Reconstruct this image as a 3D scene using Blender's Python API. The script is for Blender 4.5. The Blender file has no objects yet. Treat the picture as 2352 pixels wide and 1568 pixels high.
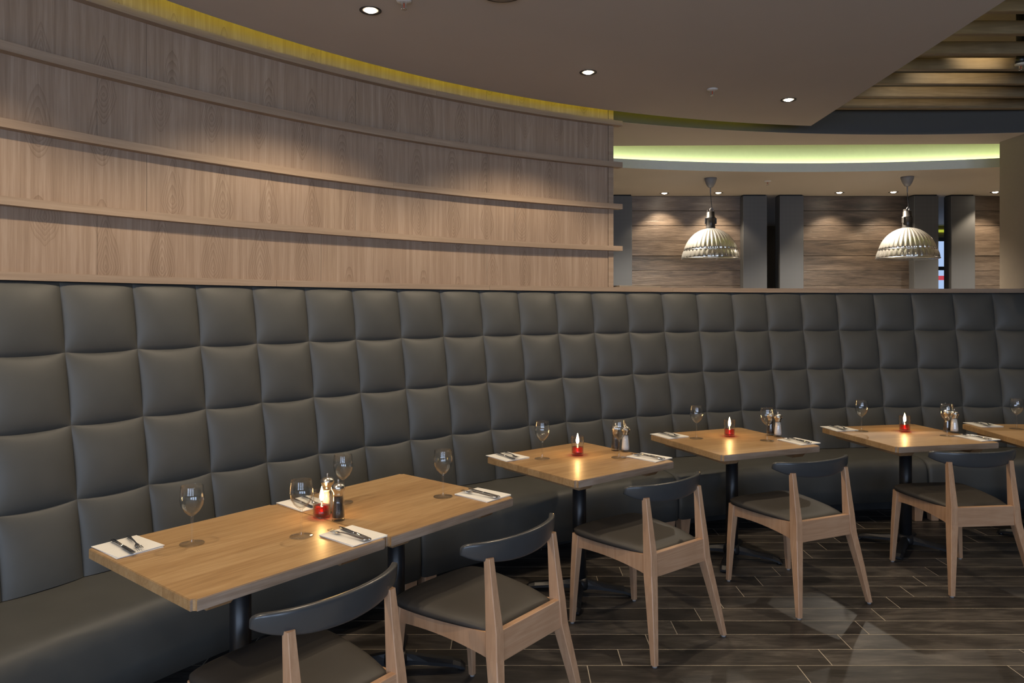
import bpy, bmesh, math, random
from mathutils import Vector, Matrix
random.seed(7)
sc = bpy.context.scene
col = sc.collection
R2D = math.radians

# ------------------------------------------------------------------ camera, world, lights
F, HZ, CZ = 1690.0, 701.0, 1.61
cam_data = bpy.data.cameras.new('camera')
cam = bpy.data.objects.new('camera', cam_data)
col.objects.link(cam)
cam.location = (0, 0, CZ)
cam.rotation_euler = (math.pi / 2, 0, 0)
cam_data.sensor_width = 36
cam_data.lens = 36 * F / 2352
cam_data.shift_y = -(784 - HZ) / 2352
cam_data.clip_start = 0.05
sc.camera = cam

world = bpy.data.worlds.new('world')
sc.world = world
world.use_nodes = True
world.node_tree.nodes['Background'].inputs[0].default_value = (0.55, 0.68, 0.9, 1)
world.node_tree.nodes['Background'].inputs[1].default_value = 0.3

sc.view_settings.view_transform = 'Standard'
sc.view_settings.look = 'None'
sc.view_settings.gamma = 1
sc.view_settings.use_curve_mapping = False
sc.view_settings.exposure = 0.0
sc.cycles.use_denoising = True
sc.cycles.max_bounces = 8
sc.cycles.diffuse_bounces = 5
sc.cycles.glossy_bounces = 5
sc.cycles.transparent_max_bounces = 24
sc.cycles.caustics_reflective = False
sc.cycles.caustics_refractive = False
sc.cycles.sample_clamp_indirect = 3.0
sc.cycles.blur_glossy = 1.0

# curved banquette: circle centre (plan) and radius of the seat / back junction
CX, CY, R = 3.5377, -0.4009, 6.4063
ZR = 3.035        # underside of the raft and the soffit
ZL = 2.90         # underside of the low ceiling at the back
ZT = 3.62         # slab above


def P(a, dr=0.0):
    a = R2D(a)
    return CX + (R + dr) * math.cos(a), CY + (R + dr) * math.sin(a)


def bp(x, y, z):
    d = F * (CZ - z) / (y - HZ)
    return (x - 1176) * d / F, d


WARM = (1.0, 0.80, 0.56)


def spot(name, loc, target, watts, angle, blend=0.9, colr=WARM, radius=0.03):
    l = bpy.data.lights.new(name, 'SPOT')
    l.energy = watts
    l.spot_size = R2D(angle)
    l.spot_blend = blend
    l.color = colr
    l.shadow_soft_size = radius
    o = bpy.data.objects.new(name, l)
    o.location = loc
    o.rotation_euler = (Vector(target) - Vector(loc)).to_track_quat('-Z', 'Y').to_euler()
    col.objects.link(o)
    return o


# ring of recessed downlights in the raft (those in view also get a fitting further down)
RING = [(122.3 + 15 * k) for k in (-1, 0, 1, 2, 3)]
RING_POS = []
for a in RING:
    x, y = P(a, -0.66)
    RING_POS.append((x, y))
RING_POS[0] = ((1811 - 1176) * (ZR - CZ) / (HZ - 229), F * (ZR - CZ) / (HZ - 229))
RING_POS[1] = ((1351 - 1176) * (ZR - CZ) / (HZ - 166), F * (ZR - CZ) / (HZ - 166))
RING_POS[2] = ((851 - 1176) * (ZR - CZ) / (HZ - 24), F * (ZR - CZ) / (HZ - 24))
K_RING, K_INNER, K_BACK, K_WIN = 60, 17, 42, 125
for i, (x, y) in enumerate(RING_POS):
    spot('ring_spot', (x, y, ZR - 0.03), (x, y, 0), K_RING, 130, 0.4)
for x, y in ((-0.9, 1.1), (0.1, 2.0), (1.25, 2.9), (1.0, 0.8)):
    spot('inner_spot', (x, y, ZR - 0.03), (x, y, 0), K_INNER, 110, 0.9)
# spots hung among the slats, right of the raft
for x, y in ((3.35, 4.15), (4.6, 4.6), (3.0, 2.3)):
    spot('slat_spot', (x, y, 3.02), (x, y, 0), K_RING * 0.68, 118, 1.0, WARM, 0.07)
# lamps at the back of the room, close to the plank wall
BACK_PX = [(1526, 443.5), (1650, 442.5), (1928, 442), (2052, 441), (2286, 441)]
BACK_POS = [((x - 1176) * (ZL - CZ) / (HZ - y), F * (ZL - CZ) / (HZ - y)) for x, y in BACK_PX]
for x, y in BACK_POS:
    spot('back_spot', (x, y, ZL - 0.03), (x, y + 0.05, 0), K_BACK, 104, 0.45)
for x, y in ((1.6, 7.5), (3.6, 7.5), (5.6, 7.5)):  # added fill without fittings, bounced off the floor to lift the low ceiling
    spot('back_room_fill', (x, y, ZL - 0.03), (x, y, 0), 380, 130, 0.9, (1.0, 0.89, 0.74))
# light on the timber slats
spot('slat_wash', (3.1, 4.55, 3.50), (3.2, 5.45, 3.22), 26, 62, 1.0, (1, 0.82, 0.55), 0.05)
# daylight through the windows behind the camera
for wx in (-2.6, 0.2, 3.0):
    l = bpy.data.lights.new('window_daylight', 'AREA')
    l.shape = 'RECTANGLE'
    l.size, l.size_y = 2.0, 1.9
    l.energy = K_WIN
    l.color = (0.58, 0.73, 1.0)
    o = bpy.data.objects.new('window_daylight', l)
    o.location = (wx, -3.98, 1.75)
    o.rotation_euler = (math.pi / 2, 0, 0)
    col.objects.link(o)


# ------------------------------------------------------------------ materials
def lin(c):
    return tuple(((v / 255) / 12.92 if v / 255 <= 0.04045 else ((v / 255 + 0.055) / 1.055) ** 2.4) for v in c)


def new_mat(name):
    m = bpy.data.materials.new(name)
    m.use_nodes = True
    nt = m.node_tree
    return m, nt, nt.nodes['Principled BSDF']


class G:
    """small helper for wiring shader nodes"""
    def __init__(s, nt):
        s.nt = nt

    def n(s, t, **kw):
        nd = s.nt.nodes.new(t)
        for k, v in kw.items():
            setattr(nd, k, v)
        return nd

    def l(s, a, b):
        s.nt.links.new(a, b)

    def val(s, sock, v):
        if hasattr(v, 'is_output'):
            s.l(v, sock)
        else:
            sock.default_value = v

    def m(s, op, a, b=None, c=None):
        nd = s.n('ShaderNodeMath', operation=op)
        s.val(nd.inputs[0], a)
        if b is not None:
            s.val(nd.inputs[1], b)
        if c is not None:
            s.val(nd.inputs[2], c)
        return nd.outputs[0]

    def xyz(s, x, y, z):
        nd = s.n('ShaderNodeCombineXYZ')
        for i, v in enumerate((x, y, z)):
            s.val(nd.inputs[i], v)
        return nd.outputs[0]

    def sep(s, v):
        nd = s.n('ShaderNodeSeparateXYZ')
        s.l(v, nd.inputs[0])
        return nd.outputs

    def noise(s, vec, scale=1.0, detail=3.0, rough=0.55, dist=0.0):
        nd = s.n('ShaderNodeTexNoise')
        s.l(vec, nd.inputs['Vector'])
        nd.inputs['Scale'].default_value = scale
        nd.inputs['Detail'].default_value = detail
        nd.inputs['Roughness'].default_value = rough
        nd.inputs['Distortion'].default_value = dist
        return nd.outputs[0]

    def ramp(s, f, stops):
        nd = s.n('ShaderNodeValToRGB')
        e = nd.color_ramp.elements
        e[0].position, e[0].color = stops[0][0], (*stops[0][1], 1)
        e[1].position, e[1].color = stops[-1][0], (*stops[-1][1], 1)
        for p, c in stops[1:-1]:
            k = e.new(p)
            k.color = (*c, 1)
        s.l(f, nd.inputs[0])
        return nd.outputs[0]

    def mix(s, f, a, b, mode='MIX'):
        nd = s.n('ShaderNodeMix', data_type='RGBA', blend_type=mode)
        s.val(nd.inputs[0], f)
        for i, v in ((6, a), (7, b)):
            if hasattr(v, 'is_output'):
                s.l(v, nd.inputs[i])
            else:
                nd.inputs[i].default_value = (*v, 1)
        return nd.outputs[2]

    def bump(s, h, strength=0.2, dist=0.01):
        nd = s.n('ShaderNodeBump')
        nd.inputs['Strength'].default_value = strength
        nd.inputs['Distance'].default_value = dist
        s.l(h, nd.inputs['Height'])
        return nd.outputs[0]


def plain(name, c, rough=0.5, metal=0.0, spec=0.5, coat=0.0, noise_amt=0.06, nscale=30.0, bump=0.0):
    m, nt, b = new_mat(name)
    g = G(nt)
    tc = g.n('ShaderNodeTexCoord')
    nz = g.noise(tc.outputs['Object'], nscale, 4)
    b.inputs['Roughness'].default_value = rough
    b.inputs['Metallic'].default_value = metal
    b.inputs['Specular IOR Level'].default_value = spec
    b.inputs['Coat Weight'].default_value = coat
    lo = tuple(v * (1 - noise_amt) for v in c)
    hi = tuple(min(1, v * (1 + noise_amt)) for v in c)
    g.l(g.ramp(nz, [(0.3, lo), (0.7, hi)]), b.inputs['Base Color'])
    if bump:
        g.l(g.bump(nz, bump, 0.002), b.inputs['Normal'])
    return m


def wood_veneer(name, dark, mid, light, leaf=0.30, rough=0.45, fig=1.0, along=False):
    """crown-cut oak veneer: nested arches repeated on mirrored leaves; UV in metres (u across, v along the grain)"""
    m, nt, b = new_mat(name)
    g = G(nt)
    uv = g.n('ShaderNodeUVMap')
    u, v, _ = g.sep(uv.outputs[0])
    if along:
        u, v = v, u
    rnd = g.n('ShaderNodeObjectInfo').outputs['Random']
    ro = g.m('MULTIPLY', rnd, 37.0)
    half = leaf / 2
    pp = g.m('PINGPONG', g.m('ADD', u, g.m('MULTIPLY', rnd, 0.1)), half)      # 0..half, mirrored
    q = g.m('DIVIDE', pp, half)                                            # 0..1
    leafid = g.m('FLOOR', g.m('DIVIDE', u, leaf))
    low = g.noise(g.xyz(g.m('MULTIPLY', pp, 10.0), g.m('MULTIPLY', v, 1.3), g.m('ADD', ro, g.m('MULTIPLY', leafid, 0.06))), 1.0, 2.0, 0.5)
    wl_ = g.n('ShaderNodeTexWhiteNoise', noise_dimensions='1D')
    g.l(g.m('ADD', leafid, ro), wl_.inputs['W'])
    ph = g.m('ADD', g.m('MULTIPLY', rnd, 2.6), g.m('MULTIPLY', wl_.outputs[0], 0.035))
    dv0 = g.m('SUBTRACT', g.m('MULTIPLY', g.m('FRACT', g.m('DIVIDE', g.m('ADD', v, ph), 0.52)), 0.52), 0.20)
    dv = g.m('MAXIMUM', dv0, g.m('MULTIPLY', dv0, -1.9))
    eu = g.m('POWER', g.m('DIVIDE', pp, 0.060), 1.4)
    ev = g.m('POWER', g.m('DIVIDE', dv, 0.23), 1.25)
    sin_ = g.m('SUBTRACT', 1.0, g.m('POWER', g.m('ADD', eu, ev), 0.72))
    sw = g.m('ADD', sin_, g.m('MULTIPLY', g.m('SUBTRACT', low, 0.5), 1.1))
    ring = g.m('FRACT', g.m('MULTIPLY', sw, 5.5))
    core = g.m('MINIMUM', g.m('MAXIMUM', g.m('MULTIPLY_ADD', sw, 9.0, 1.0), 0.0), 1.0)
    msk = g.noise(g.xyz(g.m('MULTIPLY', u, 3.0), g.m('MULTIPLY', v, 2.0), g.m('ADD', ro, 5.0)), 1.0, 2.0, 0.5)
    line = g.m('MULTIPLY', g.m('MULTIPLY', g.m('POWER', g.m('SUBTRACT', 1.0, ring), 2.0), g.m('MULTIPLY_ADD', msk, 0.9, 0.10)), core)
    warp = g.m('ADD', u, g.m('MULTIPLY', low, 0.03))
    fib = g.noise(g.xyz(g.m('MULTIPLY', warp, 240.0), g.m('MULTIPLY', v, 6.0), ro), 1.0, 4.0, 0.6)
    fib2 = g.noise(g.xyz(g.m('MULTIPLY', warp, 45.0), g.m('MULTIPLY', v, 0.8), ro), 1.0, 3.0, 0.65)
    t = g.m('ADD', g.m('ADD', g.m('MULTIPLY', line, 0.38 if not along else 0.0), g.m('MULTIPLY', fib, 0.38)), g.m('MULTIPLY', fib2, 0.56))
    c = g.ramp(t, [(0.26, light), (0.50, mid), (1.0, dark)])
    g.l(c, b.inputs['Base Color'])
    b.inputs['Roughness'].default_value = rough
    b.inputs['Specular IOR Level'].default_value = 0.35
    g.l(g.bump(fib, 0.08, 0.001), b.inputs['Normal'])
    return m


def wood_solid(name, dark, mid, light, axis=0, rough=0.4, stave=0.0, coat=0.0, spec=0.4, scale=1.0):
    """solid timber in object space, grain along the given axis"""
    m, nt, b = new_mat(name)
    g = G(nt)
    tc = g.n('ShaderNodeTexCoord')
    s = list(g.sep(tc.outputs['Object']))
    along = s[axis]
    oth = [s[i] for i in range(3) if i != axis]
    rnd = g.m('MULTIPLY', g.n('ShaderNodeObjectInfo').outputs['Random'], 23.0)
    off = rnd
    if stave:
        sid = g.m('FLOOR', g.m('DIVIDE', oth[0], stave))
        wn = g.n('ShaderNodeTexWhiteNoise', noise_dimensions='1D')
        g.l(g.m('ADD', sid, rnd), wn.inputs['W'])
        srnd = wn.outputs[0]
        off = g.m('ADD', rnd, g.m('MULTIPLY', srnd, 50.0))
    low = g.noise(g.xyz(g.m('MULTIPLY', oth[0], 14.0 * scale), g.m('MULTIPLY', along, 0.9), g.m('ADD', g.m('MULTIPLY', oth[1], 9.0), off)), 1.0, 2.0)
    ring = g.m('MULTIPLY_ADD', g.m('SINE', g.m('MULTIPLY', low, 60.0)), 0.5, 0.5)
    fib = g.noise(g.xyz(g.m('MULTIPLY', oth[0], 260.0 * scale), g.m('MULTIPLY', along, 9.0), g.m('ADD', g.m('MULTIPLY', oth[1], 260.0), off)), 1.0, 4.0, 0.6)
    knots = g.noise(g.xyz(g.m('MULTIPLY', oth[0], 30.0), g.m('MULTIPLY', along, 4.0), off), 1.0, 3.0, 0.7)
    t = g.m('ADD', g.m('MULTIPLY', ring, 0.13), g.m('ADD', g.m('MULTIPLY', fib, 0.5), g.m('MULTIPLY', knots, 0.38)))
    if stave:
        t = g.m('ADD', t, g.m('MULTIPLY', g.m('SUBTRACT', srnd, 0.5), 0.22))
    c = g.ramp(t, [(0.3, light), (0.52, mid), (0.9, dark)])
    g.l(c, b.inputs['Base Color'])
    b.inputs['Roughness'].default_value = rough
    b.inputs['Specular IOR Level'].default_value = spec
    b.inputs['Coat Weight'].default_value = coat
    b.inputs['Coat Roughness'].default_value = 0.2
    g.l(g.bump(fib, 0.06, 0.001), b.inputs['Normal'])
    return m


def leather(name, c, rough=0.42, spec=0.5):
    m, nt, b = new_mat(name)
    g = G(nt)
    tc = g.n('ShaderNodeTexCoord')
    big = g.noise(tc.outputs['Object'], 5.0, 2)
    vor = g.n('ShaderNodeTexVoronoi')
    vor.inputs['Scale'].default_value = 420.0
    g.l(tc.outputs['Object'], vor.inputs['Vector'])
    lo = tuple(v * 0.92 for v in c)
    hi = tuple(v * 1.08 for v in c)
    g.l(g.ramp(big, [(0.3, lo), (0.7, hi)]), b.inputs['Base Color'])
    b.inputs['Roughness'].default_value = rough
    b.inputs['Specular IOR Level'].default_value = spec
    g.l(g.bump(vor.outputs['Distance'], 0.10, 0.001), b.inputs['Normal'])
    return m


def tile_mat():
    m, nt, b = new_mat('dark timber-look porcelain')
    g = G(nt)
    tc = g.n('ShaderNodeTexCoord')
    rnd = g.n('ShaderNodeObjectInfo').outputs['Random']
    x, y, z = g.sep(tc.outputs['Object'])
    off = g.m('MULTIPLY', rnd, 91.0)
    smear = g.noise(g.xyz(g.m('MULTIPLY', x, 3.0), g.m('MULTIPLY', y, 12.0), off), 1.0, 5.0, 0.65, 0.4)
    fine = g.noise(g.xyz(g.m('MULTIPLY', x, 10.0), g.m('MULTIPLY', y, 150.0), off), 1.0, 4.0, 0.6)
    t = g.m('ADD', g.m('MULTIPLY', smear, 0.75), g.m('MULTIPLY', fine, 0.28))
    t = g.m('ADD', t, g.m('MULTIPLY', g.m('SUBTRACT', rnd, 0.5), 0.16))
    g.l(g.ramp(t, [(0.34, (0.020, 0.0175, 0.0155)), (0.52, (0.050, 0.043, 0.038)), (0.76, (0.15, 0.132, 0.112))]), b.inputs['Base Color'])
    b.inputs['Roughness'].default_value = 0.42
    b.inputs['Specular IOR Level'].default_value = 0.4
    g.l(g.bump(g.m('ADD', smear, fine), 0.25, 0.003), b.inputs['Normal'])
    return m


def plank_mat():
    m, nt, b = new_mat('reclaimed brown oak')
    g = G(nt)
    tc = g.n('ShaderNodeTexCoord')
    rnd = g.n('ShaderNodeObjectInfo').outputs['Random']
    x, y, z = g.sep(tc.outputs['Object'])
    off = g.m('MULTIPLY', rnd, 67.0)
    a = g.noise(g.xyz(g.m('MULTIPLY', x, 2.2), off, g.m('MULTIPLY', z, 16.0)), 1.0, 4.0, 0.6, 0.6)
    f = g.noise(g.xyz(g.m('MULTIPLY', x, 9.0), off, g.m('MULTIPLY', z, 150.0)), 1.0, 4.0, 0.6)
    t = g.m('ADD', g.m('MULTIPLY', a, 0.7), g.m('MULTIPLY', f, 0.35))
    t = g.m('ADD', t, g.m('MULTIPLY', g.m('SUBTRACT', rnd, 0.5), 0.25))
    g.l(g.ramp(t, [(0.3, (0.040, 0.031, 0.025)), (0.55, (0.115, 0.086, 0.066)), (0.82, (0.23, 0.178, 0.138))]), b.inputs['Base Color'])
    b.inputs['Roughness'].default_value = 0.38
    g.l(g.bump(g.m('ADD', a, f), 0.5, 0.006), b.inputs['Normal'])
    return m


def glass_mat(name, tint=(0.985, 0.992, 0.99), gloss=0.05, ior=1.45):
    """thin clear glass: light passes straight through, the surface mirrors by Fresnel"""
    m = bpy.data.materials.new(name)
    m.use_nodes = True
    nt = m.node_tree
    nt.nodes.clear()
    g = G(nt)
    out = g.n('ShaderNodeOutputMaterial')
    tr = g.n('ShaderNodeBsdfTransparent')
    tr.inputs[0].default_value = (*tint, 1)
    gl = g.n('ShaderNodeBsdfGlossy')
    gl.inputs['Roughness'].default_value = gloss
    fr = g.n('ShaderNodeLayerWeight')
    fr.inputs['Blend'].default_value = 0.5
    k = g.m('ADD', g.m('MULTIPLY', g.m('POWER', fr.outputs['Facing'], 3.0), 0.9), 0.05)
    mx = g.n('ShaderNodeMixShader')
    g.l(k, mx.inputs[0])
    g.l(tr.outputs[0], mx.inputs[1])
    g.l(gl.outputs[0], mx.inputs[2])
    g.l(mx.outputs[0], out.inputs[0])
    return m


def emit(name, c, s):
    m = bpy.data.materials.new(name)
    m.use_nodes = True
    nt = m.node_tree
    nt.nodes.clear()
    g = G(nt)
    out = g.n('ShaderNodeOutputMaterial')
    e = g.n('ShaderNodeEmission')
    e.inputs[0].default_value = (*c, 1)
    e.inputs[1].default_value = s
    g.l(e.outputs[0], out.inputs[0])
    return m


def weave_mat():
    m, nt, b = new_mat('ribbed charcoal cloth')
    g = G(nt)
    tc = g.n('ShaderNodeTexCoord')
    x, y, z = g.sep(tc.outputs['Object'])
    w = g.m('ADD', g.m('SINE', g.m('MULTIPLY', z, 420.0)), g.m('SINE', g.m('MULTIPLY', x, 420.0)))
    t = g.m('MULTIPLY_ADD', w, 0.12, 0.5)
    g.l(g.ramp(t, [(0.2, (0.056, 0.058, 0.062)), (0.8, (0.090, 0.093, 0.099))]), b.inputs['Base Color'])
    b.inputs['Roughness'].default_value = 0.55
    return m


M = {}
M['veneer'] = wood_veneer('oak veneer', (0.13, 0.085, 0.055), (0.32, 0.228, 0.160), (0.44, 0.335, 0.25), leaf=0.27)
M['ledge'] = wood_veneer('oak lipping', (0.20, 0.135, 0.085), (0.32, 0.232, 0.162), (0.42, 0.315, 0.225), leaf=0.06, fig=0.0, along=True)
M['table'] = wood_solid('honey oak', (0.21, 0.115, 0.045), (0.37, 0.225, 0.100), (0.45, 0.295, 0.145), 0, 0.42, 0.093, 0.06)
M['edge'] = wood_solid('daylit sawn oak edge', (0.17, 0.115, 0.078), (0.30, 0.225, 0.165), (0.40, 0.315, 0.245), 0, 0.5, 0, 0.0, 0.4, 2.0)  # sawn edge lines, with the grey of window daylight put into the colour
M['batten'] = wood_solid('oak batten', (0.20, 0.11, 0.05), (0.33, 0.20, 0.10), (0.40, 0.26, 0.14), 1, 0.5)
M['beech'] = wood_solid('beech', (0.33, 0.185, 0.10), (0.46, 0.275, 0.16), (0.53, 0.34, 0.21), 2, 0.38, 0, 0.1, 0.4, 0.5)
M['beech_x'] = wood_solid('beech rail', (0.33, 0.185, 0.10), (0.46, 0.275, 0.16), (0.53, 0.34, 0.21), 0, 0.38, 0, 0.1, 0.4, 0.5)
M['slat'] = wood_solid('oak slat', (0.12, 0.083, 0.045), (0.20, 0.145, 0.08), (0.26, 0.195, 0.115), 0, 0.45)
M['leather'] = leather('grey-green leather', (0.072, 0.072, 0.066), 0.5, 0.38)
M['seat'] = leather('brown seat vinyl', (0.042, 0.037, 0.032), 0.5, 0.4)
M['paint'] = plain('slate lacquer', (0.042, 0.046, 0.050), 0.28, spec=0.5, noise_amt=0.03)
M['iron'] = plain('black iron', (0.012, 0.012, 0.013), 0.38, spec=0.5, noise_amt=0.1)
M['void'] = plain('black backing', (0.012, 0.012, 0.012), 0.8)
M['plinth'] = plain('dark plinth', (0.02, 0.019, 0.018), 0.7)
M['ceiling'] = plain('warm grey ceiling paint', (0.47, 0.43, 0.39), 0.85, spec=0.2, noise_amt=0.015, nscale=3)
M['fascia'] = plain('dark grey fascia paint', (0.085, 0.084, 0.08), 0.8, spec=0.2, noise_amt=0.02)
M['lip'] = plain('pale grey cove lip', (0.66, 0.66, 0.62), 0.8, spec=0.2, noise_amt=0.02)
M['cove'] = plain('white cove paint', (0.62, 0.62, 0.55), 0.85, spec=0.2, noise_amt=0.02)
M['wallpaint'] = plain('taupe wall paint', (0.30, 0.25, 0.19), 0.85, spec=0.2, noise_amt=0.02)
M['slab'] = plain('ochre slab paint', (0.34, 0.30, 0.22), 0.9, spec=0.1, noise_amt=0.04)
M['tile'] = tile_mat()
M['grout'] = plain('buff grout', (0.46, 0.40, 0.31), 0.8, noise_amt=0.15, nscale=8)
M['plank'] = plank_mat()
M['cloth'] = weave_mat()
M['glass'] = glass_mat('clear glass')
M['pane'] = glass_mat('window glass', (0.98, 0.99, 1.0), 0.02)
M['redoil'] = glass_mat('red lamp oil', (0.95, 0.055, 0.040), 0.08)
M['flame'] = emit('candle flame', (1.0, 0.56, 0.20), 150)
M['lens'] = emit('downlight lens', (1.0, 0.88, 0.68), 60)
M['led_y'] = emit('yellow led', (0.92, 0.80, 0.05), 15)
M['led_g'] = emit('green led', (0.84, 1.0, 0.42), 20)
M['led_dim'] = emit('dim lime led', (0.55, 0.62, 0.06), 0.8)
M['steel'] = plain('brushed steel', (0.62, 0.60, 0.57), 0.24, 1.0, noise_amt=0.05)
M['cutlery'] = plain('polished cutlery', (0.60, 0.60, 0.61), 0.14, 1.0, noise_amt=0.03)
M['napkin'] = plain('white paper napkin', (0.80, 0.79, 0.75), 0.8, spec=0.2, noise_amt=0.02, bump=0.1)
M['pepper'] = plain('peppercorns', (0.03, 0.022, 0.018), 0.5, noise_amt=0.8, nscale=300, bump=0.8)
M['salt'] = plain('sea salt', (0.78, 0.74, 0.70), 0.7, noise_amt=0.12, nscale=250, bump=0.5)
M['chrome'] = plain('mirrored shade', (0.82, 0.78, 0.70), 0.24, 0.9, noise_amt=0.03)
M['rose'] = plain('grey plastic', (0.20, 0.19, 0.185), 0.45, noise_amt=0.03)
M['trim'] = plain('dark trim ring', (0.05, 0.045, 0.04), 0.35, 0.6)
M['white'] = plain('white plastic', (0.6, 0.57, 0.53), 0.5)
M['bulb'] = plain('red sprinkler bulb', (0.45, 0.06, 0.03), 0.2)
M['frame'] = plain('grey window frame', (0.10, 0.10, 0.10), 0.4)
M['lit_pane'] = emit('bright window pane', (0.45, 0.62, 0.95), 0.9)  # window panes that glow in place of the bright street outside
M['red'] = emit('red sign face', (0.9, 0.10, 0.14), 0.6)
M['glide'] = plain('grey glide', (0.35, 0.34, 0.33), 0.5)


# ------------------------------------------------------------------ mesh helpers
def link_mesh(name, me, mat, parent=None, smooth=False):
    o = bpy.data.objects.new(name, me)
    if mat is not None:
        me.materials.append(M[mat] if isinstance(mat, str) else mat)
    if smooth:
        for p in me.polygons:
            p.use_smooth = True
    if parent is not None:
        o.parent = parent
    col.objects.link(o)
    return o


def pydata(name, verts, faces, mat, parent=None, smooth=False, uvs=None, weld=False):
    me = bpy.data.meshes.new(name)
    me.from_pydata([tuple(v) for v in verts], [], faces)
    if uvs is not None:
        lay = me.uv_layers.new(name='UVMap')
        for lp in me.loops:
            lay.data[lp.index].uv = uvs[lp.vertex_index]
    bm = bmesh.new()
    bm.from_mesh(me)
    if weld:
        bmesh.ops.remove_doubles(bm, verts=bm.verts, dist=1e-5)
    bmesh.ops.recalc_face_normals(bm, faces=bm.faces)
    bm.to_mesh(me)
    bm.free()
    return link_mesh(name, me, mat, parent, smooth)


def from_bm(name, bm, mat, parent=None, smooth=False):
    bmesh.ops.recalc_face_normals(bm, faces=bm.faces)
    me = bpy.data.meshes.new(name)
    bm.to_mesh(me)
    bm.free()
    return link_mesh(name, me, mat, parent, smooth)


def box_bm(bm, x0, x1, y0, y1, z0, z1, bev=0.0, seg=2, mtx=None):
    r = bmesh.ops.create_cube(bm, size=1.0)
    vs = r['verts']
    for v in vs:
        v.co = Vector(((x0 + x1) / 2 + v.co.x * (x1 - x0), (y0 + y1) / 2 + v.co.y * (y1 - y0), (z0 + z1) / 2 + v.co.z * (z1 - z0)))
    if bev:
        es = list({e for v in vs for e in v.link_edges})
        r2 = bmesh.ops.bevel(bm, geom=es, offset=bev, segments=seg, affect='EDGES', profile=0.5)
        vs = list({v for f in r2['faces'] for v in f.verts} | {v for v in vs if v.is_valid})
    if mtx is not None:
        bmesh.ops.transform(bm, matrix=mtx, verts=[v for v in vs if v.is_valid])
    return vs


def box(name, x0, x1, y0, y1, z0, z1, mat, parent=None, bev=0.0, seg=2, smooth=False):
    bm = bmesh.new()
    box_bm(bm, x0, x1, y0, y1, z0, z1, bev, seg)
    return from_bm(name, bm, mat, parent, smooth)


def lathe(name, prof, mat, parent=None, seg=24, smooth=True, loc=(0, 0, 0), flute=None):
    """profile of (r, z) turned about z; flute(theta, i) scales the radius"""
    vs, fs, rings = [], [], []
    for i, (r, z) in enumerate(prof):
        if r < 1e-6:
            rings.append([len(vs)])
            vs.append((loc[0], loc[1], loc[2] + z))
        else:
            ring = []
            for k in range(seg):
                t = 2 * math.pi * k / seg
                rr = r * (flute(t, i) if flute else 1)
                ring.append(len(vs))
                vs.append((loc[0] + rr * math.cos(t), loc[1] + rr * math.sin(t), loc[2] + z))
            rings.append(ring)
    for a, b in zip(rings, rings[1:]):
        for k in range(seg):
            k2 = (k + 1) % seg
            if len(a) == 1 and len(b) == 1:
                continue
            if len(a) == 1:
                fs.append((a[0], b[k], b[k2]))
            elif len(b) == 1:
                fs.append((a[k], a[k2], b[0]))
            else:
                fs.append((a[k], a[k2], b[k2], b[k]))
    return pydata(name, vs, fs, mat, parent, smooth)


def sweep(name, prof, angs, mat, parent=None, closed=True, caps=True, smooth=False, drf=None, insets=None):
    """profile of (dr, z) swept round the plan circle over angles in degrees; UV in metres (arc, profile length)"""
    vs, fs, uv = [], [], []
    n = len(prof)
    L = [0.0]
    for p, q in zip(prof, prof[1:]):
        L.append(L[-1] + math.hypot(q[0] - p[0], q[1] - p[1]))
    for j, a in enumerate(angs):
        add = drf(a) if drf else 0.0
        for i, (dr, z) in enumerate(prof):
            if insets is not None:
                dr, z = insets(j, dr, z)
            x, y = P(a, dr + add)
            vs.append((x, y, z))
            uv.append((-R2D(a) * (R + 0.25), z if abs(prof[0][0] - prof[-1][0]) < 0.3 else L[i]))
    ni = n if closed else n - 1
    for j in range(len(angs) - 1):
        for i in range(ni):
            i2 = (i + 1) % n
            fs.append((j * n + i, j * n + i2, (j + 1) * n + i2, (j + 1) * n + i))
    if caps and closed:
        fs.append(tuple(range(n)))
        k = (len(angs) - 1) * n
        fs.append(tuple(k + i for i in reversed(range(n))))
    return pydata(name, vs, fs, mat, parent, smooth, uv)


def lin_angs(a0, a1, step=1.0):
    n = max(2, int(abs(a1 - a0) / step) + 1)
    return [a0 + (a1 - a0) * i / (n - 1) for i in range(n)]


def loft(name, secs, mat, parent=None, smooth=False, chamfer=0.14):
    """secs: list of (centre, half_x, half_y) with chamfered square sections in the xy plane"""
    vs, fs = [], []
    for (c, hx, hy) in secs:
        cx, cy = hx * chamfer, hy * chamfer
        for (px, py) in ((hx, -hy + cy), (hx, hy - cy), (hx - cx, hy), (-hx + cx, hy), (-hx, hy - cy), (-hx, -hy + cy), (-hx + cx, -hy), (hx - cx, -hy)):
            vs.append((c[0] + px, c[1] + py, c[2]))
    n = 8
    for j in range(len(secs) - 1):
        for i in range(n):
            i2 = (i + 1) % n
            fs.append((j * n + i, j * n + i2, (j + 1) * n + i2, (j + 1) * n + i))
    fs.append(tuple(reversed(range(n))))
    k = (len(secs) - 1) * n
    fs.append(tuple(k + i for i in range(n)))
    return pydata(name, vs, fs, mat, parent, smooth)


def prism(name, poly, z0, z1, mat, parent=None):
    n = len(poly)
    vs = [(x, y, z0) for x, y in poly] + [(x, y, z1) for x, y in poly]
    fs = [tuple(reversed(range(n))), tuple(range(n, 2 * n))]
    fs += [(i, (i + 1) % n, n + (i + 1) % n, n + i) for i in range(n)]
    return pydata(name, vs, fs, mat, parent)


def strip_surface(name, low, high, mat, parent=None):
    n = len(low)
    vs = list(low) + list(high)
    fs = [(i, i + 1, n + i + 1, n + i) for i in range(n - 1)]
    return pydata(name, vs, fs, mat, parent)


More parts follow.
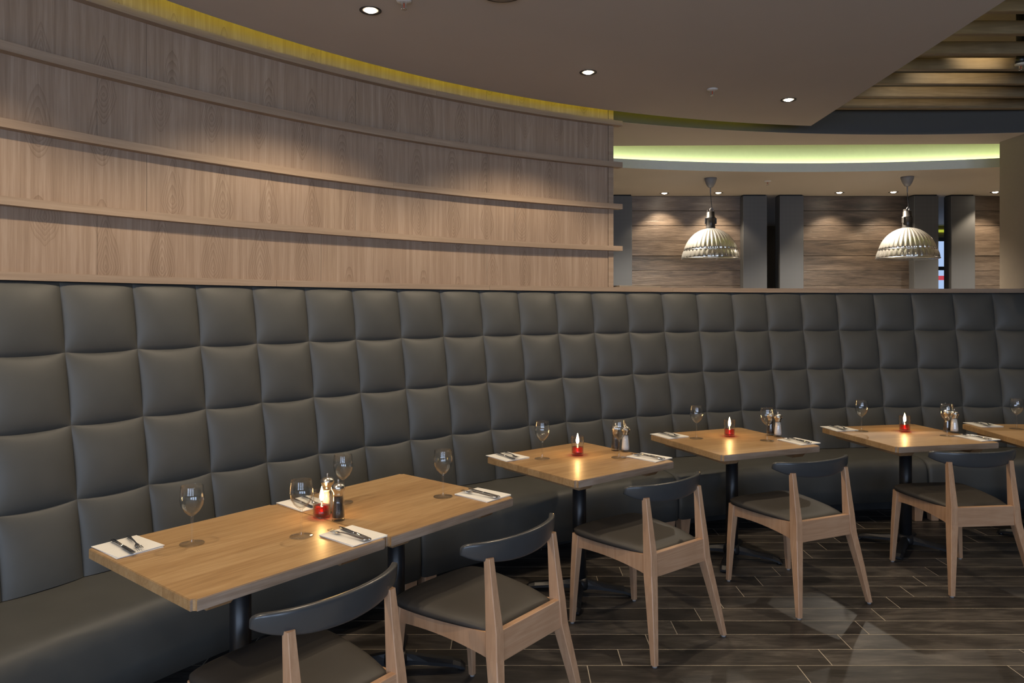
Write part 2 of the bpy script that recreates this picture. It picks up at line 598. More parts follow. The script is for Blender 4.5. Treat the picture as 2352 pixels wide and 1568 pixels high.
def empty(name, loc=(0, 0, 0), rz=0.0):
    o = bpy.data.objects.new(name, None)
    o.empty_display_size = 0.1
    o.location = loc
    o.rotation_euler = (0, 0, rz)
    col.objects.link(o)
    return o


def tag(o, label=None, cat=None, group=None, kind=None):
    if label:
        o['label'] = label
    if cat:
        o['category'] = cat
    if group:
        o['group'] = group
    if kind:
        o['kind'] = kind
    return o


def structure(o):
    o['kind'] = 'structure'
    return o




def copy_tree(o, parent=None):
    c = o.copy()
    col.objects.link(c)
    if parent is not None:
        c.parent = parent
    for ch in list(o.children):
        copy_tree(ch, c)
    return c


# ------------------------------------------------------------------ the room shell
X0, X1, Y0, Y1 = -5.0, 8.6, -4.0, 12.0
floor = structure(box('floor', X0, X1, Y0, Y1, -0.06, -0.0007, 'grout'))
TW, TL = 0.155, 0.94
tile_me = None
for r in range(-15, 11):
    yf = 3.602 - r * TW                                  # far edge of the row
    xj = 1.592 - 0.158 * r
    k0 = math.floor((-2.4 - xj) / TL)
    k1 = math.ceil((4.9 - xj) / TL)
    for k in range(k0, k1):
        xa = xj + k * TL
        xc, yc = xa + TL / 2, yf - TW / 2
        if abs(xc) > 0.72 * yc + (1.5 if xc > 0 else 0.6) or yc < 2.0 or math.hypot(xc - CX, yc - CY) > R + 0.3:
            continue
        if tile_me is None:
            t = box('tile', -TL / 2 + 0.0022, TL / 2 - 0.0022, -TW / 2 + 0.0024, TW / 2 - 0.0024, -0.0007, 0, 'tile', floor, 0.0004, 1)
            tile_me = t.data
        else:
            t = bpy.data.objects.new('tile', tile_me)
            t.parent = floor
            col.objects.link(t)
        t.location = (xc, yc, 0)

ceiling = structure(box('ceiling', X0, X1, Y0, Y1, ZT, ZT + 0.1, 'slab'))
wl = structure(box('wall_west', X0 - 0.1, X0, Y0, Y1, 0, ZT, 'wallpaint'))
wr = structure(box('wall_east', X1, X1 + 0.1, Y0, Y1, 0, ZT, 'wallpaint'))
wn = structure(box('wall_north', X0, X1, Y1, Y1 + 0.1, 0, ZT, 'wallpaint'))


def front_wall():
    bm = bmesh.new()
    xs = [X0, -3.6, -1.6, -0.8, 1.2, 2.0, 4.0, X1]
    for i in range(7):
        solid = i % 2 == 0
        if solid:
            box_bm(bm, xs[i], xs[i + 1], Y0 - 0.1, Y0, 0, ZT)
        else:
            box_bm(bm, xs[i], xs[i + 1], Y0 - 0.1, Y0, 0, 0.8)
            box_bm(bm, xs[i], xs[i + 1], Y0 - 0.1, Y0, 2.7, ZT)
    return from_bm('wall_south', bm, 'wallpaint')


structure(front_wall())
for i, wx in enumerate((-2.6, 0.2, 3.0)):
    bm = bmesh.new()
    for a, b_ in ((-1.0, -0.94), (0.94, 1.0), (-0.03, 0.03)):
        box_bm(bm, wx + a, wx + b_, Y0 + 0.0, Y0 + 0.07, 0.8, 2.7)
    for a, b_ in ((0.8, 0.86), (2.64, 2.7), (2.0, 2.05)):
        box_bm(bm, wx - 1, wx + 1, Y0 + 0.0, Y0 + 0.07, a, b_)
    w = structure(from_bm('window_%d' % (i + 1), bm, 'frame'))
    box('pane', wx - 1, wx + 1, Y0 - 0.06, Y0 - 0.05, 0.8, 2.7, 'pane', w)

# half wall behind the banquette, with its oak capping
half = structure(sweep('wall_banquette', [(0.24, 0), (0.42, 0), (0.42, 1.715), (0.24, 1.715)], lin_angs(168, 66), 'plinth'))
CAPJ = [168, 152.0, 137.2, 124.0, 110.1, 97.0, 66]
for a0, a1 in zip(CAPJ, CAPJ[1:]):
    sweep('cap_rail', [(0.195, 1.715), (0.195, 1.750), (0.45, 1.750), (0.45, 1.715)], lin_angs(a0 - 0.006, a1 + 0.006), 'ledge', half)

# oak panelled curved wall
AE = 114.45
wall = structure(sweep('wall_left', [(0.262, 1.75), (0.40, 1.75), (0.40, 3.5), (0.262, 3.5)], lin_angs(168, AE + 0.05), 'ledge'))
ROWS = [(1.7505, 2.027), (2.063, 2.347), (2.385, 2.665), (2.705, 2.985), (3.02, 3.5)]
for ri, (z0, z1) in enumerate(ROWS):
    a = 166.3 - (ri % 2) * 2.0
    edges = [168]
    while a > AE + 6:
        edges.append(a)
        a -= 10.6
    edges.append(AE + 0.45)
    for a0, a1 in zip(edges, edges[1:]):
        sweep('panel', [(0.25, z0), (0.2625, z0), (0.2625, z1), (0.25, z1)], lin_angs(a0 - 0.008, a1 + 0.008), 'veneer', wall)
for z0, z1 in ((2.027, 2.063), (2.347, 2.385), (2.665, 2.705), (2.985, 3.02)):
    js = [168, 158.4 - (z0 * 3 % 1) * 4, 133.0 - (z0 * 7 % 1) * 6, AE - 0.42]
    for a0, a1 in zip(js, js[1:]):
        sweep('ledge', [(0.20, z0), (0.264, z0), (0.264, z1), (0.20, z1)], lin_angs(a0 - 0.004, a1 + 0.004), 'ledge', wall)
sweep('end_lipping', [(0.245, 1.7505), (0.402, 1.7505), (0.402, 3.5), (0.245, 3.5)], [AE + 0.43, AE + 0.05], 'ledge', wall)


# ceiling raft with curved edge
def raft_dr(a):
    t = min(a, 148) - 115
    return 0.0223 + 0.00342 * t - 0.000123 * t * t


arc = [(*P(a, raft_dr(a)),) for a in lin_angs(170, 100.55, 0.8)]
raft_poly = [(X0 + 0.01, arc[0][1])] + arc + [(2.3052, 3.4354), (2.06, Y0 + 0.01), (X0 + 0.01, Y0 + 0.01)]
raft = structure(prism('ceiling_raft', raft_poly, ZR, ZR + 0.09, 'ceiling'))
sweep('cove_strip', [(-0.042, ZR + 0.09), (-0.030, ZR + 0.09), (-0.030, ZR + 0.114), (-0.042, ZR + 0.114)], lin_angs(166, 103), 'led_y', raft, drf=raft_dr)
box('cove_strip', 2.10, 2.13, 1.2, 5.0, ZR + 0.09, ZR + 0.10, 'led_y', raft)


# bulkhead and soffit behind the raft
def fas_dr(a):
    t = a - 115
    return 0.2876 + 0.00734 * t + 0.000035 * t * t


fang = lin_angs(114.6, 58, 0.8)
YS0, YS1 = 6.575, 6.49
bulk = structure(sweep('ceiling_bulkhead', [(0, ZR), (0.1, ZR), (0.1, ZT), (0, ZT)], fang, 'fascia', drf=fas_dr))
sof = [(*P(a, fas_dr(a) + 0.002),) for a in fang]
sof_poly = sof + [(sof[-1][0], 6.30), (4.3518, YS1), (0.9103, YS0), (0.2, YS0 + 0.03), (0.2, 5.55)]
prism('soffit', sof_poly, ZR - 0.001, ZR + 0.06, 'ceiling', bulk)


# low ceiling at the back with a curved lit cove
def f2_dr(a):
    t = a - 115
    return 1.3734 + 0.00857 * t - 0.000142 * t * t


cang = lin_angs(122, 66, 1.0)
lip = [(*P(a, f2_dr(a)),) for a in cang]
low_poly = [(X0 + 0.01, lip[0][1])] + lip + [(X1 - 0.01, lip[-1][1]), (X1 - 0.01, Y1 - 0.01), (X0 + 0.01, Y1 - 0.01)]
low = structure(prism('ceiling_low', low_poly, ZL, ZL + 0.03, 'ceiling'))
sweep('cove_lip', [(0, ZL + 0.0005), (0.022, ZL + 0.0005), (0.022, 2.985), (0, 2.985)], cang, 'lip', low, drf=lambda a: f2_dr(a) - 0.001)
sweep('cove_back', [(0.15, ZL + 0.03), (0.19, ZL + 0.03), (0.19, ZT), (0.15, ZT)], cang, 'cove', low, drf=f2_dr)
sweep('cove_strip', [(0.095, ZL + 0.03), (0.115, ZL + 0.03), (0.115, ZL + 0.068), (0.095, ZL + 0.068)], cang, 'led_g', low, drf=f2_dr)

# pillar at the right end
structure(box('wall_right', 4.255, 6.4, 5.90, 6.42, 1.7503, ZR, 'wallpaint'))

# plank wall at the back, in bays between cloth-covered piers
YW = 8.686
YP = 8.57


def px_x(px, d):
    return (px - 1176) * d / F


back = structure(box('wall_back', px_x(1300, YW), px_x(1707, YP), YW + 0.02, YW + 0.12, 0, ZL, 'void'))
box('backing', px_x(1840, YW), px_x(2100, YP), YW + 0.02, YW + 0.12, 0, ZL, 'void', back)
box('backing', px_x(2235, YW), X1, YW + 0.02, YW + 0.12, 0, ZL, 'void', back)
box('backing', X0, px_x(1300, YW) - 0.001, YW + 0.02, YW + 0.12, 0, ZL, 'wallpaint', back)
PH = 34.4 * YW / F
bays = [(px_x(1452, YW) - 0.02, px_x(1703, YW) + 0.03), (px_x(1846, YW) - 0.03, px_x(2093, YW) + 0.04), (px_x(2240, YW) - 0.03, px_x(2400, YW))]
for bx0, bx1 in bays:
    for r in range(9):
        z1 = ZL - r * PH
        z1 = z1 - 0.0 if r else ZL - 0.003
        z0 = ZL - (r + 1) * PH + 0.003
        d = random.uniform(-0.003, 0.003)
        wdt = bx1 - bx0
        p = box('plank', -wdt / 2, wdt / 2, d, 0.02, (z0 - z1) / 2, (z1 - z0) / 2, 'plank', back, 0.0025, 1)
        p.location = ((bx0 + bx1) / 2, YW, (z0 + z1) / 2)
piers = [(1370, 1452), (1707, 1762), (1791, 1846), (2100, 2156), (2185, 2240)]
for i, (a, b_) in enumerate(piers):
    box('pier', px_x(a, YP), px_x(b_, YP), YP, YP + 0.15, 0, ZL - 0.012, 'cloth', back, 0.004, 1)
    box('pier_cap', px_x(a, YP) + 0.01, px_x(b_, YP) - 0.01, YP + 0.02, YP + 0.14, ZL - 0.012, ZL, 'void', back)

# beyond the gap between the last piers: a lit window front
w4 = structure(box('window_4', 5.4, 5.46, Y1 - 0.06, Y1 - 0.01, 0.3, 2.72, 'frame'))
for k in range(6):
    box('rail', 5.4, 8.4, Y1 - 0.06, Y1 - 0.01, 0.3 + 0.47 * k, 0.36 + 0.47 * k, 'frame', w4)
for k in range(5):
    box('pane', 5.46, 8.4, Y1 - 0.035, Y1 - 0.03, 0.36 + 0.47 * k, 0.77 + 0.47 * k, 'lit_pane', w4)
box('sign', 6.2, 7.6, Y1 - 0.05, Y1 - 0.036, 2.02, 2.09, 'red', w4)
box('cove_strip', 5.4, 8.4, Y1 - 0.03, Y1 - 0.01, 2.80, 2.84, 'led_dim', w4)

# timber slats under the slab on the right
ZS = 3.20
for y in (2.68, 3.0, 3.325, 3.65, 3.976, 4.305, 4.647, 4.958, 5.279, 5.610, 5.941):
    xr = 6.3 if y < 5.7 else 5.9
    box('slat', 1.95, xr, y, y + 0.046, ZS, ZS + 0.078, 'slat', ceiling, 0.003, 1)

# ------------------------------------------------------------------ banquette
SEAMS = [146.633, 143.841, 141.097, 138.361, 135.592, 132.893, 130.082, 127.326, 124.61, 121.905, 119.139, 116.397, 113.7, 110.93, 108.169, 105.365, 102.669, 99.923, 97.14, 94.269, 91.426, 88.404, 85.599]
for k in range(6):
    SEAMS.insert(0, SEAMS[0] + 2.78)
for k in range(4):
    SEAMS.append(SEAMS[-1] - 2.85)
ROWZ = [1.711, 1.404, 1.090, 0.778, 0.395]


def back_pt(a, z):
    s = (1.711 - z) / (1.711 - 0.46)
    return 0.205 * (1 - s)


bk = empty('banquette_backrest', (*P(115, 0.1), 0.45))
tag(bk, 'high curved banquette backrest of dark grey leather squares under the oak cap', 'backrest')
bo = Vector(bk.location)
NP = 13
ss = [math.sin(math.pi / 2 * (2 * i / (NP - 1) - 1)) * 0.5 + 0.5 for i in range(NP)]
sb = sweep('backing_board', [(0.222, 1.712), (0.238, 1.712), (0.238, 0.47), (0.03, 0.47)], lin_angs(SEAMS[0], SEAMS[-1]), 'void', bk)
sb.location = -bo
for ci in range(len(SEAMS) - 1):
    a0, a1 = SEAMS[ci], SEAMS[ci + 1]
    for ri in range(4):
        zt, zb = ROWZ[ri], ROWZ[ri + 1]
        nrm = Vector((CX, CY, 0)) - Vector((*P((a0 + a1) / 2), 0))
        nrm.z = 0
        nrm.normalize()
        nrm = (nrm + Vector((0, 0, 0.165))).normalized()
        cor = []
        for a, z in ((a0, zt), (a1, zt), (a0, zb), (a1, zb)):
            cor.append(Vector((*P(a, back_pt(a, z) + 0.012), z)))
        vs, fs = [], []
        tcut = (0.778 - 0.4570) / (0.778 - 0.395)
        for j, t in enumerate(ss):
            if ri == 3:
                t = t * 0.5 if t < 0.5 else 0.25 + (t - 0.5) * 2 * (tcut - 0.25)
            for i, s in enumerate(ss):
                p = cor[0].lerp(cor[1], s).lerp(cor[2].lerp(cor[3], s), t)
                u, v = 2 * s - 1, 2 * t - 1
                h = 0.041 * max(0, (1 - abs(u) ** 2.3) * (1 - abs(v) ** 2.3)) ** 0.62 * (1 + 0.12 * v)
                # belly of the pad sags over the seam below it
                sag = 0.011 * (1 - u * u) * max(0, v) ** 2 * (1 if ri < 3 else 0)
                top = 0.006 * (1 - u * u) * max(0, -v) ** 3 * (-1 if ri > 0 else 0)
                q = p + nrm * h + Vector((0, 0, -sag + top * 1.2)) - bo
                vs.append(q)
        for j in range(NP - 1):
            for i in range(NP - 1):
                fs.append((j * NP + i, j * NP + i + 1, (j + 1) * NP + i + 1, (j + 1) * NP + i))
        pydata('tufted_square', vs, fs, 'leather', bk, True)

# seat units of the banquette
JOINTS = [163.5, 132.9, 114.05, 94.2, 75.0]
seat_labels = ['long grey leather bench seat behind the pushed-together oak tables, nearest the camera',
               'grey leather bench seat behind the first single table',
               'grey leather bench seat behind the second single table and its chair',
               'grey leather bench seat at the far right under the last tables']


def seat_profile():
    pr = [(0.018, 0.30), (0.018, 0.4550), (-0.005, 0.4575), (-0.10, 0.4632), (-0.25, 0.4655), (-0.38, 0.462)]
    r = 0.085
    for k in range(0, 7):
        t = math.pi / 2 * k / 6
        pr.append((-0.425 - r * math.sin(t), 0.457 - r + r * math.cos(t)))
    pr += [(-0.515, 0.26), (-0.512, 0.155), (-0.40, 0.15), (-0.25, 0.20)]
    return pr


for (a0, a1), lab in zip(zip(JOINTS, JOINTS[1:]), seat_labels):
    am = (a0 + a1) / 2
    root = empty('bench_seat', (*P(am, -0.3), 0))
    tag(root, lab, 'bench', 'curved bench seats')
    o0 = Vector(root.location)
    angs = [a0 - 0.02, a0 - 0.06, a0 - 0.16, a0 - 0.32] + lin_angs(a0 - 0.7, a1 + 0.7, 1.2) + [a1 + 0.32, a1 + 0.16, a1 + 0.06, a1 + 0.02]
    ins = {0: 0.020, 1: 0.010, 2: 0.004, 3: 0.001}

    def inset(j, dr, z, n=len(angs)):
        k = ins.get(min(j, n - 1 - j), 0.0)
        return dr + k * (1 if dr < -0.2 else 0), z - k * (1 if z > 0.3 else -0.5)
    s = sweep('seat_cushion', seat_profile(), angs, 'leather', root, smooth=True, insets=inset)
    s.location = -o0
    for la in (a0 - 0.62, a1 + 0.62):
        for dr in (-0.46, -0.06):
            x, y = P(la, dr)
            lg = loft('leg', [((0, 0, 0), 0.028, 0.028), ((0, 0, 0.165), 0.042, 0.042)], 'beech', root)
            lg.location = Vector((x, y, 0)) - o0
            lg.rotation_euler = (0, 0, R2D(la))
    pl = sweep('plinth_board', [(-0.16, 0.0), (-0.13, 0.0), (-0.13, 0.20), (-0.16, 0.20)], lin_angs(a0 - 0.2, a1 + 0.2), 'plinth', root)
    pl.location = -o0

# ------------------------------------------------------------------ tables
HT = 0.75


def make_table(L, W):
    root = empty('dining_table')
    bm = bmesh.new()
    vs = box_bm(bm, -L / 2, L / 2, -W / 2, W / 2, HT - 0.036, HT)
    vert = [e for e in bm.edges if abs(e.verts[0].co.z - e.verts[1].co.z) > 0.01]
    bmesh.ops.bevel(bm, geom=vert, offset=0.014, segments=3, affect='EDGES')
    rim = [e for e in bm.edges if abs(e.verts[0].co.z - e.verts[1].co.z) < 1e-5]
    bmesh.ops.bevel(bm, geom=rim, offset=0.0022, segments=2, affect='EDGES')
    bm.normal_update()
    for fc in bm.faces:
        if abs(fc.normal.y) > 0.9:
            fc.material_index = 1  # long-grain edges take the daylight-greyed oak
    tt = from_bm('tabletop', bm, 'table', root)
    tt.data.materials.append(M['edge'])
    for x in (-0.255 * L / 0.745, 0.245 * L / 0.745):
        y0, y1 = -W / 2 + 0.03, W / 2 - 0.03
        pr = [(y0, HT - 0.0365), (y1, HT - 0.0365), (y1 - 0.035, HT - 0.070), (y0 + 0.035, HT - 0.070)]
        vs = [(x - 0.04, y, z) for y, z in pr] + [(x + 0.04, y, z) for y, z in pr]
        pydata('batten', vs, [(0, 1, 2, 3), (7, 6, 5, 4), (0, 4, 5, 1), (1, 5, 6, 2), (2, 6, 7, 3), (3, 7, 4, 0)], 'batten', root)
    box('mounting_plate', -0.13, 0.13, -0.13, 0.13, HT - 0.048, HT - 0.0368, 'iron', root)
    lathe('column', [(0, 0.055), (0.038, 0.055), (0.038, HT - 0.048), (0, HT - 0.048)], 'iron', root, 28)
    lathe('hub', [(0.0, 0.09), (0.040, 0.09), (0.052, 0.075), (0.058, 0.05), (0.050, 0.03), (0, 0.03)], 'iron', root, 24)
    for k in range(4):
        t = R2D(42 + 90 * k)
        secs = []
        for (r, zc, hz, hy) in ((0.03, 0.058, 0.026, 0.026), (0.08, 0.055, 0.020, 0.026), (0.14, 0.048, 0.015, 0.027), (0.25, 0.036, 0.013, 0.029), (0.285, 0.026, 0.012, 0.027), (0.305, 0.014, 0.006, 0.022)):
            secs.append((r, zc, hz, hy))
        vs, fs = [], []
        for (r, zc, hz, hy) in secs:
            for (dy, dz) in ((-hy, -hz), (hy, -hz), (hy, 0.0), (hy * 0.5, hz), (-hy * 0.5, hz), (-hy, 0.0)):
                vs.append((r * math.cos(t) - dy * math.sin(t), r * math.sin(t) + dy * math.cos(t), zc + dz))
        for j in range(len(secs) - 1):
            for i in range(6):
                i2 = (i + 1) % 6
                fs.append((j * 6 + i, j * 6 + i2, (j + 1) * 6 + i2, (j + 1) * 6 + i))
        fs += [tuple(range(6)), tuple(len(vs) - 6 + i for i in range(6))]
        ft = pydata('base_foot', vs, fs, 'iron', root)
        gl = lathe('glide', [(0, 0), (0.014, 0), (0.014, 0.013), (0, 0.013)], 'iron', ft, 12, loc=(0.285 * math.cos(t), 0.285 * math.sin(t), 0))
    return root


TAB = {}


def rot(a, x, y):
    a = R2D(a)
    return x * math.cos(a) - y * math.sin(a), x * math.sin(a) + y * math.cos(a)


TS = 0.745
t1 = (-0.747, 2.954)
TAB['1a'] = (50.85, t1[0] + rot(50.85, -TS / 2 - 0.0015, 0)[0], t1[1] + rot(50.85, -TS / 2 - 0.0015, 0)[1])
TAB['1b'] = (50.85, t1[0] + rot(50.85, TS / 2 + 0.0015, 0)[0], t1[1] + rot(50.85, TS / 2 + 0.0015, 0)[1])
TAB['2'] = (38.17, 0.377, 4.12)
TAB['3'] = (22.51, 1.405, 4.701)
TAB['4'] = (11.76, 2.621, 4.90)
lc = bp(2209.6, 973, HT)
o5 = rot(-2.5, 0.37, -0.37)
TAB['5'] = (-2.5, lc[0] + o5[0], lc[1] + o5[1])
tlabels = {'1a': 'square oak table, near half of the pushed-together pair, on a black pedestal',
           '1b': 'square oak table, far half of the pushed-together pair, beside the pepper mill',
           '2': 'first single square oak table past the pushed-together pair, black pedestal base',
           '3': 'second single square oak table past the pushed-together pair, its candle burning',
           '4': 'third single square oak table past the pushed-together pair, at the right',
           '5': 'last square oak table, cut off by the right edge of the picture'}
proto = make_table(TS, TS)
for i, (k, (a, x, y)) in enumerate(TAB.items()):
    o = proto if i == 0 else copy_tree(proto)
    o.location = (x, y, 0)
    o.rotation_euler = (0, 0, R2D(a))
    tag(o, tlabels[k], 'table', 'square oak tables along the banquette')


# ------------------------------------------------------------------ chairs
def make_chair():
    root = empty('dining_chair')
    for s in (-1, 1):
        lg = loft('leg', [((s * 0.2285, 0.283, 0.008), 0.0115, 0.0115), ((s * 0.213, 0.281, 0.24), 0.017, 0.017), ((s * 0.197, 0.275, 0.452), 0.021, 0.022)], 'beech', root)
        lathe('glide', [(0, 0), (0.010, 0), (0.010, 0.008), (0, 0.008)], 'glide', lg, 12, loc=(s * 0.2285, 0.283, 0))
        lg = loft('leg', [((s * 0.250, -0.280, 0.008), 0.0125, 0.0125), ((s * 0.222, -0.243, 0.20), 0.0175, 0.020), ((s * 0.194, -0.206, 0.38), 0.0215, 0.026), ((s * 0.189, -0.199, 0.47), 0.0205, 0.026),
                          ((s * 0.188, -0.185, 0.60), 0.0165, 0.019), ((s * 0.188, -0.172, 0.722), 0.013, 0.014)], 'beech', root)
        lathe('glide', [(0, 0), (0.011, 0), (0.011, 0.008), (0, 0.008)], 'glide', lg, 12, loc=(s * 0.25, -0.28, 0))
        # side rail with arched underside
        vs, fs = [], []
        N = 10
        for i in range(N + 1):
            t = i / N
            x = s * (0.187 + 0.008 * t)
            y = -0.19 + 0.455 * t
            zb = 0.370 + 0.016 * math.sin(math.pi * min(1, t * 1.0)) ** 0.8 + 0.012 * t
            zt = 0.462 - 0.010 * math.sin(math.pi * t)
            for dx, z in ((-0.011, zb), (0.011, zb), (0.011, zt), (-0.011, zt)):
                vs.append((x + dx, y, z))
        for i in range(N):
            for k in range(4):
                k2 = (k + 1) % 4
                fs.append((i * 4 + k, i * 4 + k2, i * 4 + 4 + k2, i * 4 + 4 + k))
        fs += [(0, 1, 2, 3), (N * 4, N * 4 + 1, N * 4 + 2, N * 4 + 3)]
        pydata('side_rail', vs, fs, 'beech', root)
    box('rear_rail', -0.178, 0.178, -0.222, -0.196, 0.364, 0.475, 'beech_x', root, 0.003, 2)
    box('front_rail', -0.178, 0.178, 0.262, 0.284, 0.385, 0.455, 'beech_x', root, 0.003, 2)
    # upholstered seat: rounded trapezium, dished across the middle
    NU, NV = 14, 14

    def seat_xy(u, v):
        y = -0.192 + (0.305 + 0.192) * (v * 0.5 + 0.5)
        t = (y + 0.192) / 0.497
        w = 0.176 + (0.238 - 0.176) * (math.sin(math.pi / 2 * min(1, t * 1.25))) ** 0.9
        fr = max(0, (t - 0.84) / 0.16)
        w *= 1 - 0.11 * fr ** 3
        y -= 0.016 * abs(u) ** 2.5 * max(0, (t - 0.5) * 2)
        return u * w, y
    vs, fs = [], []
    us = [math.sin(math.pi / 2 * (2 * i / NU - 1)) for i in range(NU + 1)]
    for j in range(NU + 1):
        for i in range(NU + 1):
            u, v = us[i], us[j]
            x, y = seat_xy(u, v)
            e = (1 - abs(u) ** 6) * (1 - abs(v) ** 8)
            z = 0.468 + 0.026 * max(0, e) ** 0.5 - 0.010 * (1 - u * u) * (1 - v * v) + 0.006 * v
            if v < -0.5:
                z -= 0.008 * ((-v - 0.5) * 2)
            vs.append((x, y, z))
    n1 = len(vs)
    for j in range(NU + 1):
        for i in range(NU + 1):
            x, y = seat_xy(us[i], us[j])
            k = max(abs(us[i]), abs(us[j]))
            vs.append((x * 0.985, y * 0.99, 0.4555))
    W_ = NU + 1
    for j in range(NU):
        for i in range(NU):
            a = j * W_ + i
            fs.append((a, a + 1, a + W_ + 1, a + W_))
            fs.append((n1 + a, n1 + a + W_, n1 + a + W_ + 1, n1 + a + 1))
    ring = [i for i in range(W_)] + [j * W_ + NU for j in range(1, W_)] + [NU * W_ + i for i in range(NU - 1, -1, -1)] + [j * W_ for j in range(NU - 1, 0, -1)]
    for a, b_ in zip(ring, ring[1:] + ring[:1]):
        fs.append((a, b_, n1 + b_, n1 + a))
    pydata('seat', vs, fs, 'seat', root, True)
    # crescent backrest
    NB, NS = 40, 16
    vs, fs = [], []
    for i in range(NB + 1):
        u = math.sin(math.pi / 2 * (-1 + 2 * i / NB))
        e = max(0.0, 1 - abs(u) ** 16) ** 0.5
        x = 0.268 * math.sin(u * 1.05) / math.sin(1.05)
        yc = -0.198 + 0.088 * u * u
        zt = 0.778 - 0.010 * (1 - e)
        h = (0.040 + 0.050 * (1 - u * u) ** 0.9) * (0.45 + 0.55 * e)
        if e < 1:
            zt -= (1 - e) * 0.012
        zc, hh = zt - h / 2, h / 2
        th = 0.0125 * (0.45 + 0.55 * e)
        for k in range(NS):
            t = 2 * math.pi * k / NS
            ct, st = math.cos(t), math.sin(t)
            pz = math.copysign(abs(st) ** 0.42, st) * hh
            py = math.copysign(abs(ct) ** 0.42, ct) * th
            vs.append((x - u * 0.45 * py * 0.8, yc + py - 0.10 * pz, zc + pz))
    for i in range(NB):
        for k in range(NS):
            k2 = (k + 1) % NS
            fs.append((i * NS + k, i * NS + k2, (i + 1) * NS + k2, (i + 1) * NS + k))
    fs += [tuple(range(NS)), tuple(NB * NS + k for k in range(NS))]
    br = pydata('backrest', vs, fs, 'paint', root, True)
    return root


chair0 = make_chair()
CH = [(52.98, -0.635, 2.266, 'beech chair with slate crescent back at the near half of the joined tables'),
      (50.98, -0.097, 2.844, 'beech chair with slate crescent back at the far half of the joined tables'),
      (37.95, 0.66, 3.65, 'beech chair with slate crescent back at the first single table'),
      (23.77, 1.589, 4.134, 'beech chair with slate crescent back at the second single table'),
      (6.04, 2.648, 4.368, 'beech chair with slate crescent back at the third single table')]
for i, (a, x, y, lab) in enumerate(CH):
    o = chair0 if i == 0 else copy_tree(chair0)
    o.location = (x, y, 0)
    o.rotation_euler = (0, 0, R2D(a))
    tag(o, lab, 'chair', 'beech chairs at the tables')


# ------------------------------------------------------------------ table ware
def make_glass():
    root = empty('wine_glass')
    lathe('bowl', [(0.0045, 0.100), (0.014, 0.106), (0.028, 0.120), (0.0385, 0.140), (0.0425, 0.160), (0.0415, 0.180), (0.038, 0.2095), (0.0365, 0.2100), (0.0372, 0.2075), (0.0400, 0.180), (0.0410, 0.160), (0.0370, 0.141), (0.026, 0.122), (0.012, 0.109), (0.0, 0.106)], 'glass', root, 32)
    lathe('stem', [(0.0075, 0.008), (0.0052, 0.018), (0.0042, 0.045), (0.0042, 0.080), (0.0055, 0.098), (0.0046, 0.1005)], 'glass', root, 16)
    lathe('base', [(0, 0.0), (0.043, 0.0), (0.0435, 0.0015), (0.040, 0.003), (0.020, 0.0055), (0.0076, 0.0082)], 'glass', root, 32)
    return root


def make_candle():
    root = empty('candle_glass')
    lathe('tumbler', [(0, 0), (0.033, 0), (0.0345, 0.004), (0.0350, 0.060), (0.0365, 0.066), (0.0370, 0.108), (0.0358, 0.1085), (0.0350, 0.066), (0.0335, 0.060), (0.0330, 0.012), (0, 0.011)], 'glass', root, 32)
    lathe('lamp_oil', [(0, 0.0125), (0.0322, 0.0125), (0.0326, 0.016), (0.0327, 0.047), (0, 0.047)], 'redoil', root, 32)
    lathe('wick_holder', [(0, 0.0473), (0.012, 0.0473), (0.012, 0.049), (0.0045, 0.050), (0.0045, 0.060), (0, 0.060)], 'steel', root, 16)
    wk = lathe('wick', [(0, 0.060), (0.0014, 0.060), (0.0014, 0.068), (0, 0.068)], 'void', root, 8)
    lathe('flame', [(0, 0.066), (0.005, 0.070), (0.0085, 0.081), (0.0080, 0.092), (0.0052, 0.106), (0.0022, 0.118), (0, 0.126)], 'flame', root, 16)
    return root


def make_mill(fill, name):
    root = empty(name)
    lathe('body', [(0, 0), (0.0255, 0), (0.026, 0.004), (0.0245, 0.030), (0.0205, 0.070), (0.0185, 0.099), (0.0175, 0.099), (0.0195, 0.070), (0.0235, 0.030), (0.0245, 0.013), (0, 0.012)], 'glass', root, 28)
    lathe('filling', [(0, 0.0125), (0.0238, 0.0130), (0.0228, 0.030), (0.0188, 0.070), (0.0170, 0.097), (0, 0.097)], fill, root, 24)
    hd = lathe('head', [(0, 0.0985), (0.0190, 0.0985), (0.0185, 0.106), (0.0195, 0.112), (0.0255, 0.121), (0.0285, 0.130), (0.0270, 0.138), (0.0200, 0.145), (0.008, 0.1485), (0, 0.149)], 'steel', root, 28)
    lathe('knob', [(0.0, 0.1485), (0.0040, 0.1485), (0.0036, 0.152), (0.0044, 0.160), (0.0038, 0.1635), (0, 0.1645)], 'steel', hd, 14)
    return root


G_PX = [((441, 1248), 'wine glass nearest the camera, alone on the near oak table'),
        ((692.3, 1230.9), 'wine glass just left of the red candle on the joined tables'),
        ((788, 1154), 'wine glass behind the pepper mill on the joined tables'),
        ((1017.6, 1140), 'wine glass on the far half of the joined tables beside a napkin'),
        ((1245.4, 1053.3), 'wine glass left of the candle on the first single table'),
        ((1421.8, 1050.7), 'wine glass in front of the mills on the first single table'),
        ((1599.7, 1006.7), 'wine glass left of the candle on the second single table'),
        ((1761.7, 1012), 'wine glass in front of the mills on the second single table'),
        ((1978.6, 990.2), 'wine glass left of the candle on the third single table'),
        ((2175.3, 1001), 'wine glass in front of the mills on the third single table'),
        ((2335, 985), 'wine glass on the last table at the right edge of the picture')]
g0 = make_glass()
for i, (p, lab) in enumerate(G_PX):
    o = g0 if i == 0 else copy_tree(g0)
    o.location = (*bp(*p, HT), HT)
    o.rotation_euler = (0, 0, i * 0.7)
    tag(o, lab, 'wine glass', 'wine glasses on the tables')

